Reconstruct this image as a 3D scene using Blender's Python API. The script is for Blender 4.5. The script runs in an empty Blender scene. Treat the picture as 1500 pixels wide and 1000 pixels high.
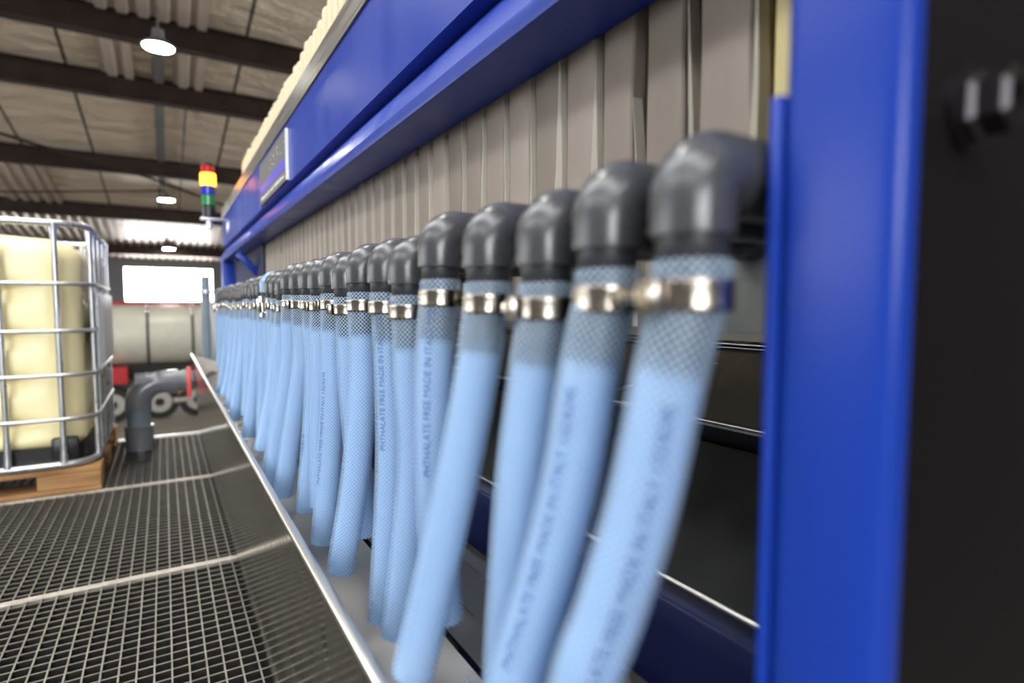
import bpy, bmesh, math, random
from mathutils import Vector, Matrix
R = random.Random(7)
sc = bpy.context.scene
COL = sc.collection
H = 0.78                                   # camera height above the walkway grating
PI = math.pi
WL = {}                                    # world position of every parent object


# ------------------------------------------------------------------ helpers
class B:
    def __init__(s):
        s.bm = bmesh.new()
        s.uv = s.bm.loops.layers.uv.new('UVMap')

    def _add(s, tmp):
        me = bpy.data.meshes.new('tmp')
        tmp.to_mesh(me); tmp.free()
        s.bm.from_mesh(me)
        bpy.data.meshes.remove(me)
        s.uv = s.bm.loops.layers.uv.verify()

    def box(s, lo, hi, bev=0.0, rot=None, seg=2):
        t = bmesh.new()
        c = [(a + b) / 2 for a, b in zip(lo, hi)]
        d = [abs(b - a) for a, b in zip(lo, hi)]
        bmesh.ops.create_cube(t, size=1.0)
        bmesh.ops.scale(t, vec=d, verts=t.verts)
        if bev > 0:
            bmesh.ops.bevel(t, geom=list(t.edges), offset=bev, segments=seg, profile=0.5, affect='EDGES')
        if rot is not None:
            bmesh.ops.transform(t, matrix=rot.to_4x4(), verts=t.verts)
        bmesh.ops.translate(t, vec=c, verts=t.verts)
        s._add(t)
        return s

    def tube(s, pts, r, seg=16, caps=True, closed=False):
        pts = [Vector(p) for p in pts]
        n = len(pts)
        rr = r if isinstance(r, (list, tuple)) else [r] * n
        bm = s.bm
        rings = []
        N = None
        for i, p in enumerate(pts):
            if closed:
                T = (pts[(i + 1) % n] - pts[i - 1]).normalized()
            else:
                T = (pts[min(i + 1, n - 1)] - pts[max(i - 1, 0)]).normalized()
            if N is None:
                a = Vector((0, 0, 1)) if abs(T.z) < 0.9 else Vector((1, 0, 0))
                N = T.cross(a).normalized()
            else:
                N = (N - T * N.dot(T)).normalized()
            Bv = T.cross(N)
            rings.append([bm.verts.new(p + (N * math.cos(2 * PI * k / seg) + Bv * math.sin(2 * PI * k / seg)) * rr[i]) for k in range(seg)])
        m = n if closed else n - 1
        for i in range(m):
            A, C2 = rings[i], rings[(i + 1) % n]
            for k in range(seg):
                bm.faces.new((A[k], A[(k + 1) % seg], C2[(k + 1) % seg], C2[k]))
        if caps and not closed:
            bm.faces.new(list(reversed(rings[0])))
            bm.faces.new(rings[-1])
        return s

    def lathe(s, prof, o, axis='Z', seg=32):
        bm = s.bm
        rings = []
        for (r, h) in prof:
            ring = []
            for k in range(seg):
                a = 2 * PI * k / seg
                c, d = r * math.cos(a), r * math.sin(a)
                v = {'Z': (c, d, h), 'X': (h, c, d), 'Y': (d, h, c)}[axis]
                ring.append(bm.verts.new((o[0] + v[0], o[1] + v[1], o[2] + v[2])))
            rings.append(ring)
        for i in range(len(rings) - 1):
            A, C2 = rings[i], rings[i + 1]
            for k in range(seg):
                bm.faces.new((A[k], A[(k + 1) % seg], C2[(k + 1) % seg], C2[k]))
        for ring, rv in ((rings[0], True), (rings[-1], False)):
            bm.faces.new(list(reversed(ring)) if rv else ring)
        return s

    def prism(s, prof, a, b, axis='Y'):
        """closed 2-D outline swept from a to b; axis Y: outline is (x,z); X: (y,z); Z: (x,y)"""
        bm = s.bm
        f = {'Y': lambda p, t: (p[0], t, p[1]), 'X': lambda p, t: (t, p[0], p[1]), 'Z': lambda p, t: (p[0], p[1], t)}[axis]
        v0 = [bm.verts.new(f(p, a)) for p in prof]
        v1 = [bm.verts.new(f(p, b)) for p in prof]
        n = len(prof)
        for i in range(n):
            bm.faces.new((v0[i], v0[(i + 1) % n], v1[(i + 1) % n], v1[i]))
        bm.faces.new(list(reversed(v0)))
        bm.faces.new(v1)
        return s

    def obj(s, name, m, parent=None, ang=40, loc=None):
        bm = s.bm
        bmesh.ops.recalc_face_normals(bm, faces=bm.faces)
        o0 = WL[parent] if parent is not None else Vector(loc or (0, 0, 0))
        if o0.length > 0:
            bmesh.ops.translate(bm, vec=-o0, verts=bm.verts)
        me = bpy.data.meshes.new(name)
        bm.to_mesh(me); bm.free()
        me.materials.append(m)
        for p in me.polygons:
            p.use_smooth = True
        me.set_sharp_from_angle(angle=math.radians(ang))
        o = bpy.data.objects.new(name, me)
        COL.objects.link(o)
        if parent is not None:
            o.parent = parent
            WL[o] = o0
        else:
            o.location = o0
            WL[o] = Vector(o0)
        return o


def tag(o, label, cat, group=None, kind=None):
    if label: o['label'] = label
    if cat: o['category'] = cat
    if group: o['group'] = group
    if kind: o['kind'] = kind
    return o


def thing(name, label, cat, loc, group=None):
    o = bpy.data.objects.new(name, None)
    o.empty_display_size = 0.02
    COL.objects.link(o)
    o.location = loc
    WL[o] = Vector(loc)
    return tag(o, label, cat, group)


def dup(root, loc, label=None):
    r = root.copy(); COL.objects.link(r); r.location = loc
    WL[r] = Vector(loc)
    if label: r['label'] = label
    for ch in root.children:
        if ch.name.startswith('nipple'): continue
        c = ch.copy(); COL.objects.link(c); c.parent = r
        for g in ch.children:
            d = g.copy(); COL.objects.link(d); d.parent = c
    return r


def struct(o):
    o['kind'] = 'structure'
    return o


# ------------------------------------------------------------------ materials
def mat(name, col, rough=0.5, metal=0.0, spec=0.5, bump=None, var=None, coat=0.0, sub=0.0, rvar=None):
    m = bpy.data.materials.new(name); m.use_nodes = True
    nt = m.node_tree; p = nt.nodes['Principled BSDF']
    p.inputs['Base Color'].default_value = (*col, 1)
    p.inputs['Roughness'].default_value = rough
    p.inputs['Metallic'].default_value = metal
    p.inputs['Specular IOR Level'].default_value = spec
    p.inputs['Coat Weight'].default_value = coat
    if sub:
        p.inputs['Subsurface Weight'].default_value = sub
        p.inputs['Subsurface Radius'].default_value = (0.05, 0.04, 0.02)
        p.inputs['Subsurface Scale'].default_value = 0.3
    tc = nt.nodes.new('ShaderNodeTexCoord')
    def noise(scale, detail=4, stretch=None):
        n = nt.nodes.new('ShaderNodeTexNoise'); n.inputs['Scale'].default_value = scale; n.inputs['Detail'].default_value = detail
        if stretch:
            mp = nt.nodes.new('ShaderNodeMapping'); mp.inputs['Scale'].default_value = stretch
            nt.links.new(tc.outputs['Object'], mp.inputs['Vector']); nt.links.new(mp.outputs['Vector'], n.inputs['Vector'])
        else:
            nt.links.new(tc.outputs['Object'], n.inputs['Vector'])
        return n
    if var:                                             # (scale, second colour, stretch)
        n = noise(var[0], 5, var[2] if len(var) > 2 else None)
        r = nt.nodes.new('ShaderNodeValToRGB')
        r.color_ramp.elements[0].position = 0.35; r.color_ramp.elements[1].position = 0.68
        r.color_ramp.elements[0].color = (*col, 1); r.color_ramp.elements[1].color = (*var[1], 1)
        nt.links.new(n.outputs['Fac'], r.inputs['Fac']); nt.links.new(r.outputs['Color'], p.inputs['Base Color'])
    if rvar:
        n = noise(rvar[0], 5, rvar[3] if len(rvar) > 3 else None)
        mr = nt.nodes.new('ShaderNodeMapRange'); mr.inputs['From Min'].default_value = 0.3; mr.inputs['From Max'].default_value = 0.7
        mr.inputs['To Min'].default_value = rvar[1]; mr.inputs['To Max'].default_value = rvar[2]
        nt.links.new(n.outputs['Fac'], mr.inputs['Value']); nt.links.new(mr.outputs['Result'], p.inputs['Roughness'])
    if bump:                                            # (scale, strength, distance, stretch)
        n = noise(bump[0], 5, bump[3] if len(bump) > 3 else None)
        b = nt.nodes.new('ShaderNodeBump'); b.inputs['Strength'].default_value = bump[1]; b.inputs['Distance'].default_value = bump[2]
        nt.links.new(n.outputs['Fac'], b.inputs['Height']); nt.links.new(b.outputs['Normal'], p.inputs['Normal'])
    return m


def emit(name, col, st):
    m = bpy.data.materials.new(name); m.use_nodes = True
    p = m.node_tree.nodes['Principled BSDF']
    p.inputs['Base Color'].default_value = (*[c * 0.5 for c in col], 1)
    p.inputs['Emission Color'].default_value = (*col, 1)
    p.inputs['Emission Strength'].default_value = st
    return m


def hose_material(name, base, strand, clear, fade=None):
    m = bpy.data.materials.new(name); m.use_nodes = True
    nt = m.node_tree; N = nt.nodes; L = nt.links
    p = N['Principled BSDF']; out = N['Material Output']
    uv = N.new('ShaderNodeUVMap'); uv.uv_map = 'UVMap'
    sx = N.new('ShaderNodeSeparateXYZ'); L.new(uv.outputs['UV'], sx.inputs['Vector'])
    def math_(op, a, b=None):
        n = N.new('ShaderNodeMath'); n.operation = op
        for i, x in enumerate((a, b)):
            if x is None: continue
            if isinstance(x, (int, float)): n.inputs[i].default_value = x
            else: L.new(x, n.inputs[i])
        return n.outputs[0]
    a = math_('MULTIPLY', sx.outputs['X'], 24.0)
    b = math_('MULTIPLY', sx.outputs['Y'], 1 / 0.0046)
    masks = []
    for op in ('ADD', 'SUBTRACT'):
        f = math_('FRACT', math_(op, a, b))
        d = math_('ABSOLUTE', math_('SUBTRACT', f, 0.5))
        mr = N.new('ShaderNodeMapRange'); mr.interpolation_type = 'SMOOTHSTEP'
        mr.inputs['From Min'].default_value = 0.15; mr.inputs['From Max'].default_value = 0.05
        mr.inputs['To Min'].default_value = 0; mr.inputs['To Max'].default_value = 1
        L.new(d, mr.inputs['Value']); masks.append(mr.outputs['Result'])
    mask = math_('MAXIMUM', masks[0], masks[1])
    mx = N.new('ShaderNodeMix'); mx.data_type = 'RGBA'
    mx.inputs[6].default_value = (*base, 1); mx.inputs[7].default_value = (*strand, 1)
    L.new(mask, mx.inputs[0]); L.new(mx.outputs[2], p.inputs['Base Color'])
    p.inputs['Roughness'].default_value = 0.17
    p.inputs['Specular IOR Level'].default_value = 0.45
    bp = N.new('ShaderNodeBump'); bp.inputs['Strength'].default_value = 0.25; bp.inputs['Distance'].default_value = 0.0004
    L.new(mask, bp.inputs['Height']); L.new(bp.outputs['Normal'], p.inputs['Normal'])
    tl = N.new('ShaderNodeBsdfTranslucent'); L.new(mx.outputs[2], tl.inputs['Color'])
    ms = N.new('ShaderNodeMixShader'); ms.inputs[0].default_value = 0.25
    L.new(p.outputs['BSDF'], ms.inputs[1]); L.new(tl.outputs['BSDF'], ms.inputs[2])
    tr = N.new('ShaderNodeBsdfTransparent'); tr.inputs['Color'].default_value = (0.78, 0.89, 1.0, 1)
    fac = math_('SUBTRACT', clear, math_('MULTIPLY', mask, clear * 0.75))
    if fade:                                            # haze sets in gradually along the bore
        mr = N.new('ShaderNodeMapRange'); mr.interpolation_type = 'SMOOTHSTEP'
        mr.inputs['From Min'].default_value = fade[0]; mr.inputs['From Max'].default_value = fade[1]
        mr.inputs['To Min'].default_value = 1; mr.inputs['To Max'].default_value = 0
        L.new(sx.outputs['Y'], mr.inputs['Value'])
        fac = math_('MAXIMUM', fac, mr.outputs['Result'])
    m2 = N.new('ShaderNodeMixShader'); L.new(fac, m2.inputs[0])
    L.new(ms.outputs['Shader'], m2.inputs[1]); L.new(tr.outputs['BSDF'], m2.inputs[2])
    L.new(m2.outputs['Shader'], out.inputs['Surface'])
    return m


M = {}
M['pvc'] = mat('dark_pvc', (0.048, 0.050, 0.058), 0.28, spec=0.6, bump=(60, 0.04, 0.002), rvar=(40, 0.24, 0.34))
M['pvc_nipple'] = mat('dark_pvc_nipple', (0.030, 0.032, 0.038), 0.38, bump=(200, 0.1, 0.0005))
M['clear'] = hose_material('clear_pipe', (0.42, 0.58, 0.78), (0.5, 0.66, 0.84), 0.3)
M['hose'] = hose_material('braided_pvc', (0.26, 0.45, 0.70), (0.68, 0.82, 0.97), 0.90)
M['hose_inner'] = hose_material('hazy_inner_wall', (0.42, 0.585, 0.79), (0.48, 0.64, 0.83), 0.18, (0.042, 0.060))
M['ink'] = mat('blue_ink', (0.05, 0.11, 0.30), 0.5)
M['clamp'] = mat('clamp_steel', (0.40, 0.36, 0.31), 0.24, 1.0, rvar=(90, 0.16, 0.34))
M['chrome'] = mat('chrome', (0.75, 0.73, 0.70), 0.12, 1.0)
M['dkchrome'] = mat('dark_chrome', (0.07, 0.065, 0.07), 0.4, 1.0)
M['steel'] = mat('stainless', (0.55, 0.53, 0.50), 0.14, 1.0, rvar=(6, 0.08, 0.2, (1, 8, 1)), bump=(4, 0.03, 0.01))
M['floorsheet'] = mat('stainless_floor_sheet', (0.34, 0.31, 0.28), 0.30, 0.8, rvar=(9, 0.16, 0.42), bump=(7, 0.08, 0.01))
M['rim'] = mat('stainless_rim', (0.72, 0.68, 0.62), 0.3, 1.0)
M['brushed'] = mat('brushed_steel', (0.36, 0.35, 0.34), 0.34, 1.0, rvar=(30, 0.26, 0.42, (1, 0.1, 8)))
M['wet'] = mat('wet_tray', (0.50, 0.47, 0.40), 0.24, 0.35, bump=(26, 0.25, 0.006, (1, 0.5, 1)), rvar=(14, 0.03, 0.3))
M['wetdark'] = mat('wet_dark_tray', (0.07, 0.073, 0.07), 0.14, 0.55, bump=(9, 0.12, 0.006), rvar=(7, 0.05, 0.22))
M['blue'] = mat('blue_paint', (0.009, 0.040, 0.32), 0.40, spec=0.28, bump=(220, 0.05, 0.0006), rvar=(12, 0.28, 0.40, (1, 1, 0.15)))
M['shadeblue'] = mat('shaded_blue_paint', (0.016, 0.022, 0.085), 0.35, bump=(120, 0.08, 0.001))  # the blue frame's paint with its shade put into the colour
M['black'] = mat('black_paint', (0.004, 0.003, 0.004), 0.6, spec=0.2)
M['cream'] = mat('cream_polypropylene', (0.62, 0.57, 0.44), 0.4, sub=0.05, var=(12, (0.52, 0.42, 0.24), (1, 1, .2)))
M['endcream'] = mat('yellow_cream_plastic', (0.88, 0.74, 0.34), 0.4)
M['cloth'] = mat('filter_cloth', (0.37, 0.315, 0.275), 0.8, spec=0.2, var=(14, (0.46, 0.40, 0.35), (1, 1, 0.25)), bump=(25, 0.35, 0.008, (1, 1, 0.3)))
M['clothfold'] = mat('filter_cloth_fold', (0.52, 0.48, 0.41), 0.8, spec=0.2, var=(14, (0.60, 0.56, 0.48), (1, 1, 0.25)), bump=(25, 0.3, 0.006, (1, 1, 0.3)))
nt = M['cloth'].node_tree; pb = nt.nodes['Principled BSDF']; src_ = pb.inputs['Base Color'].links[0].from_socket
oi = nt.nodes.new('ShaderNodeObjectInfo'); hs = nt.nodes.new('ShaderNodeHueSaturation'); mr_ = nt.nodes.new('ShaderNodeMapRange')
mr_.inputs['To Min'].default_value = .78; mr_.inputs['To Max'].default_value = 1.12
nt.links.new(oi.outputs['Random'], mr_.inputs['Value']); nt.links.new(mr_.outputs['Result'], hs.inputs['Value'])
nt.links.new(src_, hs.inputs['Color']); nt.links.new(hs.outputs['Color'], pb.inputs['Base Color'])
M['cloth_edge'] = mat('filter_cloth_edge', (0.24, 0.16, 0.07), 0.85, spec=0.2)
M['plaque'] = mat('plaque_grey', (0.12, 0.115, 0.12), 0.5, 0.0, bump=(150, 0.1, 0.0005))
M['white'] = mat('white_paint', (0.85, 0.85, 0.85), 0.4)
M['stripe'] = mat('plaque_blue', (0.10, 0.10, 0.62), 0.35)
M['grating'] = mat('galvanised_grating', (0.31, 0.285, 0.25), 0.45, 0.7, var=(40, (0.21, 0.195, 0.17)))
M['gratingbar'] = mat('galvanised_bar', (0.55, 0.51, 0.45), 0.45, 0.5, var=(40, (0.38, 0.35, 0.30)))
M['darkbar'] = mat('dark_bar_steel', (0.035, 0.034, 0.032), 0.4, 0.3, var=(60, (0.02, 0.02, 0.02)))  # bar bodies, darker than the strips along their tops
M['concrete'] = mat('concrete_floor', (0.22, 0.20, 0.17), 0.75, spec=0.2, var=(1.2, (0.14, 0.13, 0.11), (0.4, 2.5, 1)))
M['roof'] = None
M['beam'] = mat('brown_steel', (0.020, 0.012, 0.010), 0.75, spec=0.15, var=(3, (0.03, 0.019, 0.015)))
M['corr'] = mat('corrugated_sheet', (0.50, 0.42, 0.36), 0.4, 0.5)
M['corrdark'] = mat('corrugated_grey_wall', (0.10, 0.10, 0.105), 0.5, 0.2)
M['wall'] = mat('hall_wall', (0.13, 0.125, 0.12), 0.7, var=(1, (0.10, 0.098, 0.095)))
M['tank'] = mat('ibc_tank_plastic', (0.97, 0.86, 0.50), 0.36, sub=0.08)
M['galv'] = mat('galvanised_tube', (0.56, 0.58, 0.60), 0.33, 0.85, rvar=(20, 0.25, 0.4))
M['blackpl'] = mat('black_plastic', (0.012, 0.012, 0.013), 0.35)
M['wood'] = mat('pallet_wood', (0.45, 0.25, 0.10), 0.75, var=(5, (0.26, 0.13, 0.05), (1, 1, 9)), bump=(8, 0.3, 0.004, (1, 1, 9)))
M['plate'] = mat('ibc_plate', (0.40, 0.40, 0.41), 0.35, 0.7)
M['plate_pale_end'] = mat('ibc_plate_pale_end', (0.75, 0.76, 0.78), 0.4)
M['greypvc'] = mat('grey_pvc', (0.15, 0.16, 0.185), 0.18, spec=0.55)
M['bluegrey'] = mat('blue_grey_pvc', (0.16, 0.20, 0.235), 0.35)
M['red'] = mat('red_plastic', (0.75, 0.10, 0.10), 0.35)
M['redpaint'] = mat('red_paint', (0.42, 0.012, 0.018), 0.4)
M['tankwhite'] = mat('tanker_cream', (0.60, 0.59, 0.50), 0.35, var=(2, (0.52, 0.52, 0.45)))
M['rubber'] = mat('tyre_rubber', (0.012, 0.011, 0.011), 0.7)
M['alu'] = mat('wheel_alloy', (0.40, 0.38, 0.34), 0.45, 0.2)
M['housing'] = mat('lamp_housing', (0.10, 0.10, 0.10), 0.5)
M['lamp'] = emit('lamp_glow', (1.0, 0.97, 0.88), 130)
M['redlens'] = mat('red_lens', (0.42, 0.012, 0.015), 0.15)
M['amber'] = emit('amber_lens', (1.0, 0.30, 0.015), 7)
M['bluelens'] = mat('blue_lens', (0.012, 0.03, 0.40), 0.12)
M['greenlens'] = mat('green_lens', (0.008, 0.19, 0.05), 0.12)
M['ambertruck'] = mat('amber_reflector', (0.8, 0.25, 0.02), 0.3)
M['daylight'] = emit('daylight_pane', (1.0, 1.0, 1.0), 15)
M['side_fill'] = emit('side_fill_glow', (0.95, 0.98, 1.0), 4.5)
M['roof_fill'] = emit('roof_fill_glow', (0.97, 0.99, 1.0), 9)
M['guard'] = mat('grey_green_panel', (0.30, 0.31, 0.27), 0.5)
M['offwhite'] = mat('pale_sheet', (0.72, 0.69, 0.62), 0.45, var=(18, (0.60, 0.54, 0.44)))
M['front_fill'] = emit('front_fill_glow', (0.97, 0.98, 1.0), 12)
M['right_fill'] = emit('right_fill_glow', (0.98, 0.98, 1.0), 10)
M['frame'] = mat('window_frame', (0.25, 0.24, 0.24), 0.5)


def roof_material():
    m = bpy.data.materials.new('foil_insulation'); m.use_nodes = True
    nt = m.node_tree; N = nt.nodes; L = nt.links; p = N['Principled BSDF']
    tc = N.new('ShaderNodeTexCoord')
    br = N.new('ShaderNodeTexBrick'); br.offset = 0.0
    br.inputs['Color1'].default_value = (0.86, 0.73, 0.60, 1); br.inputs['Color2'].default_value = (0.76, 0.66, 0.53, 1)
    br.inputs['Mortar'].default_value = (0.10, 0.085, 0.07, 1)
    br.inputs['Scale'].default_value = 1.0; br.inputs['Mortar Size'].default_value = 0.025
    br.inputs['Brick Width'].default_value = 1.2; br.inputs['Row Height'].default_value = 4.0
    L.new(tc.outputs['Object'], br.inputs['Vector'])
    L.new(br.outputs['Color'], p.inputs['Base Color'])
    p.inputs['Metallic'].default_value = 0.6; p.inputs['Roughness'].default_value = 0.30
    mp = N.new('ShaderNodeMapping'); mp.inputs['Scale'].default_value = (1.0, 2.2, 1)
    L.new(tc.outputs['Object'], mp.inputs['Vector'])
    n1 = N.new('ShaderNodeTexNoise'); n1.inputs['Scale'].default_value = 1.3; n1.inputs['Detail'].default_value = 6; n1.inputs['Roughness'].default_value = 0.6
    L.new(mp.outputs['Vector'], n1.inputs['Vector'])
    b = N.new('ShaderNodeBump'); b.inputs['Strength'].default_value = 0.9; b.inputs['Distance'].default_value = 0.3
    L.new(n1.outputs['Fac'], b.inputs['Height']); L.new(b.outputs['Normal'], p.inputs['Normal'])
    return m


M['roof'] = roof_material()

# ------------------------------------------------------------------ camera
cam = bpy.data.cameras.new('camera'); co = bpy.data.objects.new('camera', cam); COL.objects.link(co)
co.location = (0, 0, H)
co.rotation_euler = (math.radians(90 - 3.571), 0, math.radians(-31.418))
cam.sensor_width = 36; cam.lens = 20.0; cam.clip_start = 0.01; cam.clip_end = 200
cam.dof.use_dof = True; cam.dof.focus_distance = 0.84; cam.dof.aperture_fstop = 2.9
sc.camera = co

# ------------------------------------------------------------------ hall
GZ = -2.52                                             # hall ground, the walkway stands above it
X0, X1, Y0, Y1 = -11.0, 10.0, -10.0, 27.0


def roofz(y): return H + 5.24 - 0.122 * y


b = B(); b.box((X0, Y0, GZ - 0.1), (X1, Y1, GZ)); struct(b.obj('floor', M['concrete']))
b = B()
b.prism([(Y0, roofz(Y0)), (Y1 + .3, roofz(Y1 + .3)), (Y1 + .3, roofz(Y1 + .3) + .1), (Y0, roofz(Y0) + .1)], X0, X1, 'X')
ceil = struct(b.obj('ceiling', M['roof']))


def wall_grid(name, axis, at, lo, hi, z0, z1, holes, m, th=0.12):
    """wall slab with rectangular holes; holes are (a0, a1, z0, z1)"""
    b = B()
    xs = sorted({lo, hi, *[h[0] for h in holes], *[h[1] for h in holes]})
    zs = sorted({z0, z1, *[h[2] for h in holes], *[h[3] for h in holes]})
    for i in range(len(xs) - 1):
        for j in range(len(zs) - 1):
            cx, cz = (xs[i] + xs[i + 1]) / 2, (zs[j] + zs[j + 1]) / 2
            if any(h[0] < cx < h[1] and h[2] < cz < h[3] for h in holes): continue
            if axis == 'X': b.box((at, xs[i], zs[j]), (at + th, xs[i + 1], zs[j + 1]))
            else: b.box((xs[i], at, zs[j]), (xs[i + 1], at + th, zs[j + 1]))
    return struct(b.obj(name, m))


wn = 0
def window(axis, at, a0, a1, z0, z1, pane, mull=0):
    global wn
    wn += 1
    b = B(); t = 0.05
    def bx(p, q, r, s, d0, d1):
        if axis == 'X': b.box((at + d0, p, r), (at + d1, q, s))
        else: b.box((p, at + d0, r), (q, at + d1, s))
    for (p, q, r, s) in ((a0, a1, z0, z0 + t), (a0, a1, z1 - t, z1), (a0, a0 + t, z0, z1), (a1 - t, a1, z0, z1)):
        bx(p, q, r, s, 0.0, 0.09)
    for k in range(mull):
        c = a0 + (a1 - a0) * (k + 1) / (mull + 1)
        bx(c - .03, c + .03, z0, z1, 0.01, 0.08)
    w = struct(b.obj('window_%d' % wn, M['frame']))
    b = B()
    def px(d0, d1):
        if axis == 'X': b.box((at + d0, a0 + .01, z0 + .01), (at + d1, a1 - .01, z1 - .01))
        else: b.box((a0 + .01, at + d0, z0 + .01), (a1 - .01, at + d1, z1 - .01))
    px(0.04, 0.05)
    b.obj('pane', pane, w)
    return w


wall_grid('wall_back', 'Y', Y1, X0, X1, GZ, roofz(Y1), [(-1.33, 1.82, H + .15, H + 1.56)], M['corrdark'])
window('Y', Y1, -1.33, 1.82, H + .15, H + 1.56, M['daylight'])
wall_grid('wall_left', 'X', X0, Y0, Y1, GZ, roofz(Y0), [(3, 23, 0.6, 3.2)], M['wall'])
window('X', X0, 3, 23, 0.6, 3.2, M['side_fill'], 7)  # unseen glowing window, added to light the press from the left
for (xa, xb) in ((-7.2, -5.8), (-2.6, -1.2)):  # unseen glowing roof strips, added for light from above
    wn += 1
    b = B()
    for (p, q) in ((xa, xa + .06), (xb - .06, xb)): b.prism([(-7, roofz(-7) - .06), (7, roofz(7) - .06), (7, roofz(7) - .002), (-7, roofz(-7) - .002)], p, q, 'X')
    wd = struct(b.obj('window_%d' % wn, M['frame']))
    b = B(); b.prism([(-7, roofz(-7) - .03), (7, roofz(7) - .03), (7, roofz(7) - .02), (-7, roofz(-7) - .02)], xa + .061, xb - .061, 'X'); b.obj('pane', M['roof_fill'], wd)
wall_grid('wall_right', 'X', X1, Y0, Y1, GZ, roofz(Y0), [(3, 14, 0.5, 3.0)], M['wall'])
window('X', X1, 3, 14, .5, 3.0, M['right_fill'], 5)  # unseen glowing window, added for glints on the trays
wall_grid('wall_front', 'Y', Y0 - .12, X0, X1, GZ, roofz(Y0), [(-8, -1, 1.0, 4.2)], M['wall'])
window('Y', Y0 - .12, -8, -1, 1.0, 4.2, M['front_fill'], 2)  # unseen glowing window behind the camera, added as fill light

# roof beams along x
tn = 0
for yb in (1.5, 5.6, 9.72, 11.65, 15.6, 19.73, 24.7):
    tn += 1
    zt = roofz(yb) - 0.005; hgt = 0.37; fl = 0.10; w = 0.012
    prof = [(-fl, 0), (fl, 0), (fl, -.02), (w, -.02), (w, -hgt + .02), (fl, -hgt + .02), (fl, -hgt), (-fl, -hgt), (-fl, -hgt + .02), (-w, -hgt + .02), (-w, -.02), (-fl, -.02)]
    b = B(); b.prism([(yb + p[0], zt + p[1]) for p in prof], X0 + .13, X1 - .01, 'X')
    struct(b.obj('trim_%d' % tn, M['beam']))


def corrugated(x0, x1, y0, y1, drop, pitch=0.24, depth=0.05):
    b = B(); bm = b.bm
    n = int((x1 - x0) / pitch)
    xs = []
    for i in range(n):
        x = x0 + i * pitch
        xs += [(x, 0), (x + .3 * pitch, 0), (x + .42 * pitch, -depth), (x + .88 * pitch, -depth)]
    rows = []
    for y in (y0, y1):
        rows.append([bm.verts.new((x, y, roofz(y) - drop + d)) for x, d in xs])
    for i in range(len(xs) - 1):
        bm.faces.new((rows[0][i], rows[0][i + 1], rows[1][i + 1], rows[1][i]))
    return b


for (x0, x1, y0, y1) in ((-.75, -.12, 9.84, 11.53), (.25, .85, 9.84, 11.53), (-.75, .85, 7.2, 9.60), (-3.4, -2.0, 15.72, 19.6), (-6.8, -5.2, 15.72, 19.6), (-9, 2.4, 19.85, 24.58), (-9, 6, 24.82, 26.98)):
    tn += 1
    struct(corrugated(x0, x1, y0, y1, 0.045).obj('trim_%d' % tn, M['corr'], ang=20))

# cable tray under the roof, conduit and tie rods
def roof_run(name, label, cat, x0, x1, y0, y1, drop, h, m):
    b = B()
    b.prism([(y0, roofz(y0) - drop), (y1, roofz(y1) - drop), (y1, roofz(y1) - drop - h), (y0, roofz(y0) - drop - h)], x0, x1, 'X')
    return tag(b.obj(name, m), label, cat)


for i, (y0, y1, lb) in enumerate(((9.9, 11.5, 'dark grey cable tray under the roof between the first and second beam in view'),
                                  (11.85, 15.4, 'dark grey cable tray under the roof between the second and third beam in view'),
                                  (15.8, 17.3, 'dark grey cable tray under the roof beside the middle high-bay lamp'))):
    roof_run('cable_tray', lb, 'cable tray', -.02, .12, y0, y1, .03, .07, M['housing'])
roof_run('conduit_pipe', 'thin grey conduit pipe running along the roof beside the cable tray', 'pipe', .45, .48, 11.85, 19.5, .04, .03, M['housing'])
b = B(); b.tube([(-3.9, 13.2, H + 3.35), (-.2, 15.35, H + 2.88), (1.6, 16.4, H + 2.5)], .03, 8)
tag(b.obj('tie_rod', M['beam']), 'long dark brown tie rod slanting down to the right under the roof', 'rod')
b = B(); b.tube([(-4.2, 17.2, H + 2.45), (.1, 17.0, H + 2.9)], .02, 8)
tag(b.obj('tie_rod', M['beam']), 'thinner dark rod rising to the right under the roof, behind the third beam', 'rod')


def high_bay(x, y, z, label, r=0.2):
    t = thing('high_bay_lamp', label, 'ceiling lamp', (x, y, z), 'high-bay lamps under the roof')
    b = B(); b.lathe([(r * .35, .22), (r * .4, .10), (r * .98, .02), (r * 1.04, 0.0), (r * 1.0, -.012), (r * .92, -.012), (r * .9, .002)], (x, y, z), 'Z', 32); b.obj('housing', M['housing'], t)
    b = B(); b.lathe([(r * .9, -.005), (r * .88, -.02), (r * .5, -.035), (r * .1, -.04)], (x, y, z), 'Z', 32); b.obj('lens', M['lamp'], t)
    b = B(); b.tube([(x, y, z + .2), (x, y, roofz(y) - .05)], .012, 8); b.obj('hanger', M['housing'], t)
    return t


high_bay(.051, 9.3, H + 3.517, 'nearest glowing high-bay lamp under the roof, in front of the second beam')
high_bay(.148, 17.75, H + 2.80, 'middle glowing high-bay lamp, left of the signal tower')
high_bay(.218, 24.1, H + 2.06, 'farthest glowing high-bay lamp, above the bright window')
for (x, y) in ((.0, 2.6), (-.05, -4.5), (-5.5, 3.0), (-5.5, -4.5), (-5.5, 10.0), (-5.5, 17.7), (5.5, 3.0), (5.5, 10), (5.5, -4.5)):  # unseen lamps added as extra light sources
    high_bay(x, y, roofz(y) - .5, 'added unseen high-bay lamp outside the view')

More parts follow.
